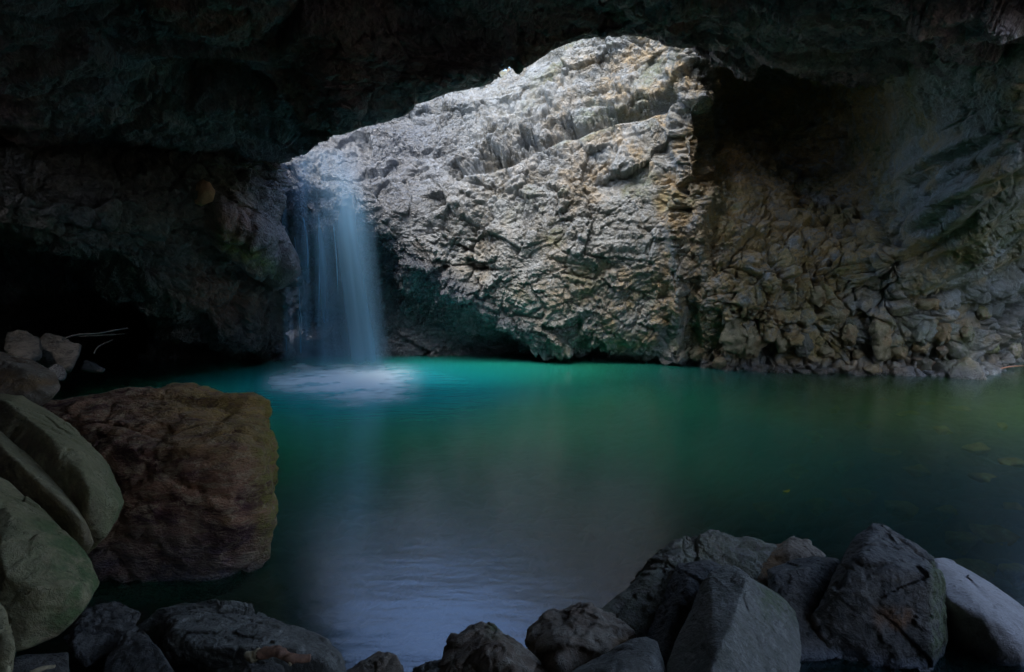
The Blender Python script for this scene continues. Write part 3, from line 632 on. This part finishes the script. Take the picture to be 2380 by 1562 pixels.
boulder('boulder', 'dark stone deep in the gap between green and grey rocks', [(150, 1480, 3.2), (200, 1420, 3.4), (260, 1400, 3.5), (330, 1420, 3.5), (300, 1500, 3.2), (200, 1560, 3.0)], M_dark, thick=0.5, seed=97, rough=0.04)
# --- bottom centre
boulder('boulder', 'low jagged brown grey stone at the bottom, right of the slab', [(770, 1590, 3.2), (805, 1556, 3.3), (845, 1535, 3.35), (882, 1511, 3.4), (902, 1530, 3.35), (922, 1522, 3.35), (938, 1548, 3.3), (945, 1600, 3.15)], M_tan, thick=0.4, seed=105, rough=0.035, crack=0.6)
boulder('boulder', 'small blue grey stone at the bottom centre', [(940, 1590, 3.2), (965, 1552, 3.3), (1000, 1538, 3.3), (1040, 1538, 3.3), (1058, 1556, 3.25), (1060, 1600, 3.1)], M_grey, thick=0.3, seed=106, rough=0.05, crack=0.7)
boulder('boulder', 'brown grey hump shaped rock at the bottom centre', [(1015, 1600, 3.2), (1032, 1520, 3.35), (1045, 1480, 3.45), (1080, 1448, 3.5), (1115, 1435, 3.5), (1148, 1448, 3.45), (1195, 1502, 3.35), (1245, 1535, 3.25), (1320, 1585, 3.1), (1300, 1640, 3.0)], M_tan,
        front=[(1110, 1520, 3.15), (1180, 1540, 3.05)], thick=0.5, seed=107, rough=0.035, crack=0.6, attrs={'moss': pj(lambda x, y, V, d: 0.8 * sstep(1500, 1450, y) * sstep(1120, 1150, x))})
boulder('boulder', 'dark rounded rock with a tan right shoulder beside the hump', [(1222, 1530, 3.4), (1236, 1462, 3.6), (1280, 1420, 3.7), (1330, 1402, 3.75), (1360, 1397, 3.75), (1400, 1422, 3.7), (1445, 1440, 3.6), (1480, 1485, 3.45), (1450, 1570, 3.2), (1300, 1600, 3.1), (1240, 1570, 3.2)], M_tan,
        front=[(1385, 1450, 3.4), (1300, 1520, 3.15), (1400, 1520, 3.2)], thick=0.6, seed=108, rough=0.03, attrs={'rust_or_shade': pj(lambda x, y, V, d: sstep(1410, 1450, x) * sstep(1470, 1500, y))})
boulder('boulder', 'pale grey wedge shaped rock at the bottom edge', [(1290, 1590, 2.9), (1340, 1552, 3.0), (1400, 1520, 3.1), (1460, 1490, 3.15), (1500, 1482, 3.15), (1525, 1492, 3.1), (1538, 1530, 3.0), (1565, 1600, 2.8), (1400, 1650, 2.6)], M_grey,
        front=[(1420, 1552, 2.75), (1515, 1535, 2.8)], thick=0.5, seed=109, rough=0.018, k=36, detail=0.6, attrs={})
# --- right cluster
boulder('boulder', 'long cracked grey rock sloping into the pool behind the right group', [(1385, 1430, 3.8), (1432, 1370, 4.0), (1480, 1322, 4.2), (1525, 1283, 4.4), (1588, 1241, 4.6), (1655, 1225, 4.7), (1700, 1240, 4.75), (1762, 1260, 4.75), (1800, 1276, 4.7), (1790, 1350, 4.4), (1650, 1500, 3.7), (1500, 1540, 3.5), (1385, 1500, 3.55)], M_grey,
        front=[(1560, 1300, 4.15), (1700, 1300, 4.3)], thick=0.7, cuts=3, sub=7, seed=110, rough=0.035, crack=1.0, attrs={'moss': pj(lambda x, y, V, d: 0.35 + 0 * x), 'rust_or_shade': pj(lambda x, y, V, d: 0.15 + 0 * x)})
boulder('boulder', 'light speckled rock with a rusty flank, second peak from the right', [(1730, 1330, 4.5), (1790, 1275, 4.75), (1825, 1250, 4.85), (1848, 1241, 4.85), (1880, 1255, 4.8), (1915, 1290, 4.7), (1925, 1350, 4.5), (1830, 1420, 4.2), (1740, 1380, 4.3)], M_tan,
        front=[(1840, 1275, 4.55)], thick=0.5, seed=111, rough=0.025, attrs={'rust_or_shade': pj(lambda x, y, V, d: sstep(1845, 1800, x) * 0.9)})
boulder('boulder', 'black flat topped rock wedged between the two largest front rocks', [(1782, 1325, 4.1), (1830, 1302, 4.25), (1890, 1290, 4.3), (1950, 1300, 4.2), (1965, 1360, 3.9), (1960, 1520, 3.5), (1850, 1560, 3.4), (1790, 1420, 3.7)], M_dark, front=[(1870, 1320, 3.9), (1800, 1335, 3.9)], thick=0.5, seed=112, rough=0.015, k=40, detail=0.6)
boulder('boulder', 'black upright slab leaning behind the big grey angular rock', [(1490, 1500, 3.6), (1510, 1445, 3.75), (1545, 1365, 3.95), (1575, 1308, 4.1), (1612, 1318, 4.1), (1655, 1298, 4.1), (1690, 1320, 4.0), (1690, 1450, 3.6), (1600, 1620, 3.2), (1500, 1600, 3.25)], M_dark, front=[(1600, 1350, 3.8)], thick=0.35, seed=113, rough=0.018, k=40)
boulder('boulder', 'big angular grey rock with a black left face and lit right face', [(1560, 1640, 2.7), (1545, 1550, 2.95), (1580, 1470, 3.2), (1620, 1400, 3.4), (1650, 1325, 3.6), (1690, 1308, 3.65), (1725, 1328, 3.6), (1780, 1358, 3.6), (1830, 1395, 3.5), (1868, 1440, 3.35), (1866, 1520, 3.1), (1835, 1640, 2.8)], M_grey,
        front=[(1738, 1340, 3.4), (1700, 1430, 3.05), (1665, 1560, 2.62), (1640, 1640, 2.45)], thick=0.5, sub=7, seed=114, rough=0.010, k=60, detail=0.9, crack=0.3, attrs={'moss': pj(lambda x, y, V, d: 0.6 * sstep(1740, 1790, x) * sstep(1480, 1380, y) + 0.1)})
boulder('boulder', 'tallest peaked rock of the right group with dark rusty front', [(1868, 1640, 3.6), (1872, 1500, 3.75), (1900, 1400, 3.6), (1940, 1330, 3.85), (1985, 1258, 4.05), (2028, 1214, 4.15), (2060, 1226, 4.15), (2100, 1252, 4.1), (2135, 1278, 4.0), (2180, 1288, 3.9), (2192, 1320, 3.75), (2198, 1440, 3.62), (2188, 1640, 3.5)], M_dark,
        front=[(2000, 1295, 3.72), (2150, 1338, 3.48), (2156, 1480, 3.42), (2150, 1640, 3.3), (1960, 1500, 3.62)], thick=0.6, sub=7, seed=115, rough=0.022, k=50, crack=0.5,
        attrs={'rust_or_shade': pj(lambda x, y, V, d: 0.75 * sstep(1400, 1430, y) * sstep(0.0, 0.35, n3(V, 2.5, 2)) * sstep(2140, 2100, x)), 'moss': pj(lambda x, y, V, d: 0.6 * sstep(2150, 2175, x))})
boulder('boulder', 'smooth pale lilac grey rock at the right edge of the group', [(2170, 1300, 4.2), (2195, 1297, 4.25), (2220, 1306, 4.25), (2290, 1345, 4.1), (2350, 1386, 3.95), (2410, 1430, 3.8), (2440, 1520, 3.7), (2420, 1660, 3.6), (2200, 1660, 3.8), (2170, 1500, 3.9)], M_pale,
        front=[(2200, 1398, 3.65), (2290, 1420, 3.5), (2360, 1492, 3.3)], thick=0.7, sub=7, seed=116, rough=0.012, k=45, detail=0.5, crack=0.3, attrs={})
# --- blocks at the foot of the right wall
pxA, pyA = project(V_far); yA = V_far[:, 1]
def wall_depth(px, py):
    m = (np.abs(pxA - px) < 10) & (np.abs(pyA - py) < 10); return float(np.median(yA[m])) if m.any() else 16.0
def block(x0, y0, x1, y1, label, mat, seed=0, th=0.5, prot=0.10, jit=0.35, moss=0.2):
    r = random.Random(seed); w, h = x1 - x0, y1 - y0; cx, cy = (x0 + x1) / 2, (y0 + y1) / 2
    n = r.randint(6, 8); ang = [2 * math.pi * (k + r.uniform(-.25, .25)) / n for k in range(n)]
    d = wall_depth(cx, cy) - prot
    ol = [(cx + w * 0.56 * math.copysign(abs(math.cos(a)) ** 0.7, math.cos(a)) * (1 - r.uniform(0, jit)), cy + h * 0.56 * math.copysign(abs(math.sin(a)) ** 0.7, math.sin(a)) * (1 - r.uniform(0, jit)), d + r.uniform(-.08, .12)) for a in ang]
    fr = [(cx + w * r.uniform(-.25, .25), cy + h * r.uniform(-.25, .25), d - r.uniform(.15, .3)) for _ in range(3)]
    boulder('wall_block', label, ol, mat, front=fr, thick=th, sub=5, k=90, rough=0.05, seed=200 + seed, group='loose blocks at the foot of the right cave wall', cat='rock', crack=0.6,
            attrs={'moss': lambda V, dd: V[:, 0] * 0 + moss, 'rust_or_shade': lambda V, dd: 0.4 * sstep(-0.1, 0.4, fbm(V, 1.2, 3, seed))})
BL = [
 (1656, 725, 1795, 832, 'largest smooth grey block low on the wall right of the lit face', M_tan),
 (2010, 722, 2092, 850, 'tall pillar like block standing at the foot of the right wall', M_tan),
 (1950, 814, 1990, 842, 'left of two small blocks stacked left of the tall pillar block', M_tan),
 (1980, 808, 2012, 842, 'right of two small blocks stacked left of the tall pillar block', M_tan),
 (1950, 843, 2001, 871, 'low pale block at the water left of the pillar foot', M_grey),
 (2002, 845, 2052, 871, 'low block at the water right under the pillar', M_tan),
 (2060, 783, 2108, 838, 'round shouldered block against the right side of the pillar', M_tan),
 (2110, 788, 2164, 822, 'flat block between the pillar and the oval stone', M_tan),
 (2160, 744, 2215, 795, 'pale oval stone lodged in the wall right of the pillar', M_tan),
 (2112, 690, 2200, 722, 'wide ledge like block above the oval stone', M_tan),
 (2056, 838, 2102, 868, 'wet block at the waterline right of the pillar', M_grey),
 (1890, 797, 1946, 830, 'squat block beside the dark hollow left of the stacked pair', M_tan),
 (1950, 750, 1998, 812, 'flat faced upright block above the stacked pair', M_tan),
 (1845, 775, 1888, 835, 'shadowed block right of the largest smooth block group', M_dark),
 (1795, 760, 1838, 822, 'narrow greenish block touching the largest smooth block', M_tan),
 (1880, 660, 1935, 712, 'yellowish block with vertical cracks high on the right wall', M_tan),
 (1905, 712, 1975, 752, 'yellowish tilted block under the vertically cracked one', M_tan),
 (2170, 800, 2205, 832, 'small pale stone under the oval stone', M_grey),
 (2120, 828, 2175, 866, 'dark block at the waterline below the flat block', M_dark),
 (2190, 835, 2262, 872, 'black undercut block at the end of the wall waterline', M_dark),
 (2225, 752, 2270, 800, 'green tinted block near the bright cave mouth', M_grey),
 (2262, 700, 2312, 752, 'upper green tinted block near the bright cave mouth', M_grey),
 (2275, 770, 2322, 825, 'wet shining block by the cave mouth waterline', M_grey),
 (2320, 725, 2372, 785, 'wet block lit by the cave mouth at the right edge', M_grey),
 (2325, 790, 2378, 835, 'pale wet block lowest at the right edge', M_pale),
 (1600, 800, 1650, 842, 'reddish block at the water below the wall corner', M_tan),
 (1655, 828, 1700, 858, 'low reddish block at the water beneath the largest smooth block', M_tan),
]
for i, q in enumerate(BL):
    block(*q[:4], q[4], M_block if q[5] is M_tan else q[5], seed=i + 1, moss=0.7 if q[0] > 2215 else 0.25)
boulder('orange_stone', 'bright orange faceted stone stuck in the left cave wall', [(451, 452, 13.5), (457, 425, 13.5), (470, 417, 13.45), (488, 424, 13.42), (501, 443, 13.4), (499, 466, 13.4), (478, 470, 13.4), (468, 479, 13.4), (453, 474, 13.45)], M_orange, front=[(474, 446, 13.2), (486, 440, 13.22)], thick=0.9, sub=5, seed=120, rough=0.02, cuts=0, k=200, cat='rock')

# --- stones on the pool bed, seen through the shallow water at the right
r = random.Random(12)
def under_pt(px, py, z):               # where a refracted-free line meets the bed
    return G(px, py, z)
k = 0
spots = [(1890, 1010), (2010, 985), (2110, 960), (2190, 1000), (2290, 1110), (2350, 1075), (2270, 1040), (2130, 1090), (2060, 1050), (1960, 1080), (2000, 1150), (2100, 1180), (2200, 1190), (2310, 1240), (2240, 1255), (1850, 1090), (1900, 1170), (2360, 1180), (2150, 940), (2050, 930), (2330, 990), (2360, 1330), (2260, 1320), (1790, 1180), (2230, 950), (1940, 950)]
for (sx, sy) in spots:
    c = G(sx, sy, -0.5); w = r.uniform(0.12, 0.30)
    bm_pts = np.array([c + np.array([w * math.cos(a) * r.uniform(.8, 1.3), w * math.sin(a) * r.uniform(.6, 1), r.uniform(-.05, .06)]) for a in [j * math.pi / 4 for j in range(8)]] + [c + np.array([0, 0, -.2]), c + np.array([0.05, 0, .09])])
    cc, n_, d_ = hull_planes(bm_pts)
    if 4 not in ICO: ICO[4] = ico(4)
    D, T = ICO[4]; s = np.zeros(len(D))
    for a, b_ in zip(n_, d_): s += np.maximum(D @ a, 0) ** 12 / b_ ** 12
    V = cc + D * (s ** (-1 / 12.0))[:, None]; V += D * (0.03 * fbm(V, 6, 3, k))[:, None]
    V[:, 2] = np.minimum(V[:, 2], -0.12)
    me = mesh_from('submerged_stone', V - cc, T, True, {'moss': np.full(len(V), 0.2, f32), 'rust_or_shade': np.full(len(V), r.choice([0.2, 0.9, 0.6]), f32), 'wet': np.zeros(len(V), f32)})
    o = link('submerged_stone', me, None, M_amber); o.location = cc
    o['label'] = 'blurred brown stone under the shallow water at the right'; o['category'] = 'stone'; o['group'] = 'stones on the shallow pool bed'
    k += 1

# ------------------------------------------------------------------ driftwood, twigs, leaf
def wood_mat(name, a_, b__, sc):
    m, nt, out = nmat(name); b = NB(nt)
    tc = b.n('TexCoord').outputs['Object']
    n = b.n('TexNoise', ins={'Vector': tc, 'Scale': sc, 'Detail': 6, 'Roughness': 0.65}).outputs[0]
    bs = b.n('BsdfPrincipled', ins={'Base Color': b.mix(b.ramp(n, .35, .65), a_, b__), 'Roughness': 0.8})
    bp = b.n('Bump', ins={'Height': n, 'Strength': 0.6, 'Distance': 0.01}); nt.links.new(bp.outputs[0], bs.inputs['Normal'])
    nt.links.new(bs.outputs[0], out.inputs[0]); return m
M_bark = wood_mat('reddish_bark', (0.34, 0.17, 0.10), (0.20, 0.10, 0.065), 30)
M_wood = wood_mat('bare_wood', (0.50, 0.38, 0.22), (0.36, 0.27, 0.16), 40)
M_root = wood_mat('pale_root', (0.34, 0.33, 0.24), (0.22, 0.21, 0.15), 20)
M_twig = wood_mat('grey_twig', (0.16, 0.145, 0.12), (0.09, 0.08, 0.07), 20)
def tube(name, pts, rad, mat, parent=None, seg=14, sub=10, knob=0.12, seed=0, origin=None):
    K = np.array([list(p) + [q] for p, q in zip(pts, rad)]); t = np.linspace(0, len(K) - 1, (len(K) - 1) * sub + 1); T = cr(K, t)
    C_, R_ = T[:, :3], np.maximum(T[:, 3], 1e-3); tan = np.gradient(C_, axis=0); tan /= np.linalg.norm(tan, axis=1)[:, None]
    ref = np.array([0.1, 0.2, 1.0]); s1 = np.cross(tan, ref); s1 /= np.linalg.norm(s1, axis=1)[:, None]; s2 = np.cross(tan, s1)
    a = np.linspace(0, 2 * math.pi, seg, endpoint=False)
    V = C_[:, None] + (np.cos(a)[None, :, None] * s1[:, None] + np.sin(a)[None, :, None] * s2[:, None]) * R_[:, None, None]
    V = V.reshape(-1, 3); nn = fbm(V / max(rad), 1.0, 3, seed); cc = np.repeat(C_, seg, 0); V = cc + (V - cc) * (1 + knob * nn)[:, None]
    nr = len(C_); fs = []
    for i in range(nr - 1):
        for j in range(seg): fs.append((i * seg + j, i * seg + (j + 1) % seg, (i + 1) * seg + (j + 1) % seg, (i + 1) * seg + j))
    org = np.array(origin if origin is not None else V.mean(0))
    V = np.concatenate([V, C_[:1] - tan[:1] * 0.002, C_[-1:] + tan[-1:] * 0.002]); n0 = nr * seg
    bm_ = bpy.data.meshes.new(name); faces = fs + [(n0, (j + 1) % seg, j) for j in range(seg)] + [(n0 + 1, (nr - 1) * seg + j, (nr - 1) * seg + (j + 1) % seg) for j in range(seg)]
    bm_.from_pydata([tuple(v) for v in (V - org)], [], faces); bm_.polygons.foreach_set('use_smooth', [True] * len(faces)); bm_.update()
    o = link(name, bm_, parent, mat)
    if parent is None: o.location = org
    return o
dw = empty('driftwood', P(640, 1532, 2.75), label='short reddish driftwood stick with a broken pale end on the grey slab', category='driftwood')
L0 = np.array(dw.location)
dp = [P(600, 1521, 2.80), P(640, 1514, 2.80), P(662, 1524, 2.79), P(680, 1531, 2.78), P(722, 1530, 2.80)]
tube('bark', dp, [0.026, 0.028, 0.024, 0.024, 0.018], M_bark, dw, seed=3, knob=0.25, origin=L0)
tube('broken_end', [P(570, 1520, 2.8), P(585, 1524, 2.8), P(603, 1521, 2.80)], [0.014, 0.027, 0.025], M_wood, dw, seed=4, knob=0.35, origin=L0)
tube('side_twig', [P(672, 1530, 2.77), P(674, 1540, 2.76), P(676, 1547, 2.755)], [0.010, 0.008, 0.006], M_wood, dw, seed=5, origin=L0)
o = tube('driftwood', [P(70, 1568, 2.25), P(100, 1556, 2.28), P(128, 1551, 2.3)], [0.016, 0.014, 0.010], M_wood, seed=6)
o['label'] = 'small pale driftwood piece on the black block at the bottom left'; o['category'] = 'driftwood'
for pts, rr, lb in (([(150, 786, 11), (180, 778, 11.2), (225, 775, 11.6), (265, 768, 12), (300, 762, 12.4)], 0.014, 'longest pale dead branch lying on the dark far left bank'),
                ([(180, 782, 11.2), (240, 779, 11.5), (290, 776, 12)], 0.009, 'thin dead branch lying just below the longest one'),
                ([(218, 822, 11.4), (228, 806, 11.5), (250, 795, 11.8), (262, 790, 12)], 0.010, 'short curved dead branch right of the dark grey block')):
    o = tube('dead_branch', [P(*q) for q in pts], [rr] * (len(pts) - 1) + [rr * 0.4], M_twig, seed=8, seg=8)
    o['label'] = lb; o['category'] = 'branch'; o['group'] = 'dead branches on the far left bank'
for i, (pts, lb) in enumerate(([[(2270, 872, 15.9), (2300, 856, 16.2), (2345, 846, 16.6)], 'wet twig caught at the water by the right cave mouth'], [[(2320, 858, 16.2), (2350, 852, 16.4), (2385, 850, 16.6)], 'orange brown twig floating at the right edge of the pool'])):
    o = tube('twig', [P(*q) for q in pts], [0.02, 0.018, 0.008], M_bark if i else M_twig, seed=9 + i, seg=8); o['label'] = lb; o['category'] = 'twig'
m, nt, out = nmat('yellow_leaf'); b = NB(nt); bs = b.n('BsdfPrincipled', ins={'Base Color': (0.45, 0.40, 0.03, 1), 'Roughness': 0.5}); nt.links.new(bs.outputs[0], out.inputs[0])
lc = G(1828, 1141, 0.014); bm = bmesh.new(); ov = []
for j in range(14):
    a = 2 * math.pi * j / 14; ov.append(bm.verts.new((0.06 * math.cos(a), 0.028 * math.sin(a) * (1 - 0.4 * math.cos(a)), 0.006 * math.cos(2 * a))))
bm.faces.new(ov); bmesh.ops.solidify(bm, geom=bm.faces[:], thickness=0.002)
me = bpy.data.meshes.new('fallen_leaf'); bm.to_mesh(me); bm.free(); o = link('fallen_leaf', me, None, m); o.location = lc; o.rotation_euler = (0, 0, 0.5)
o['label'] = 'tiny yellow leaf floating on the green water'; o['category'] = 'leaf'

# roots creeping along the edge where roof and left wall meet
rr_ = random.Random(5)
RL = ['root hanging nearest the waterfall lip from the roof edge', 'forked pale root left of the waterfall lip', 'thin root along the roof edge left of the lip', 'faint root farthest left on the roof edge', 'short root just above the orange stone']
for i, (x, y) in enumerate(((640, 388), (618, 384), (590, 390), (560, 386), (500, 384))):
    d0 = 14.6 if x > 600 else 13.6
    pts = [P(x + rr_.uniform(-4, 4) - 26 + j * 9, y - 14 + j * 5 + rr_.uniform(-5, 5), d0 - 0.12 * j + rr_.uniform(-.05, .05)) for j in range(6)]
    o = tube('root', pts, [0.02, 0.018, 0.016, 0.013, 0.010, 0.004], M_root, seed=60 + i, seg=8); o['label'] = RL[i]; o['category'] = 'root'; o['group'] = 'pale roots on the roof edge'
# ------------------------------------------------------------------ light
EL, AZ = math.radians(57), math.radians(200)      # the sun stands high, a little behind the viewpoint
w = bpy.data.worlds.new('World'); S.world = w; w.use_nodes = True; nt = w.node_tree
sky = nt.nodes.new('ShaderNodeTexSky'); sky.sky_type = 'NISHITA'; sky.sun_disc = False; sky.sun_elevation = EL; sky.sun_rotation = AZ; sky.dust_density = 1.5; sky.ozone_density = 1.0
nt.links.new(sky.outputs[0], nt.nodes['Background'].inputs[0]); nt.nodes['Background'].inputs[1].default_value = 0.15
sl = bpy.data.lights.new('sun', 'SUN'); sl.energy = 0.95; sl.angle = math.radians(35); sl.color = (1.0, 0.97, 0.93)
so = bpy.data.objects.new('sun', sl); COL.objects.link(so)
dirv = Vector((math.sin(AZ) * math.cos(EL), math.cos(AZ) * math.cos(EL), math.sin(EL)))
so.rotation_euler = dirv.to_track_quat('Z', 'Y').to_euler(); so.location = (0, 0, 30)
S.view_settings.view_transform = 'Standard'; S.view_settings.look = 'None'; S.view_settings.exposure = 2.25; S.view_settings.gamma = 1.0
S.render.engine = 'CYCLES'
cy = S.cycles; cy.use_denoising = True; cy.use_adaptive_sampling = True; cy.adaptive_threshold = 0.015; cy.max_bounces = 8; cy.diffuse_bounces = 5; cy.glossy_bounces = 3; cy.transparent_max_bounces = 24; cy.caustics_reflective = False; cy.caustics_refractive = False
cy.sample_clamp_indirect = 3.0
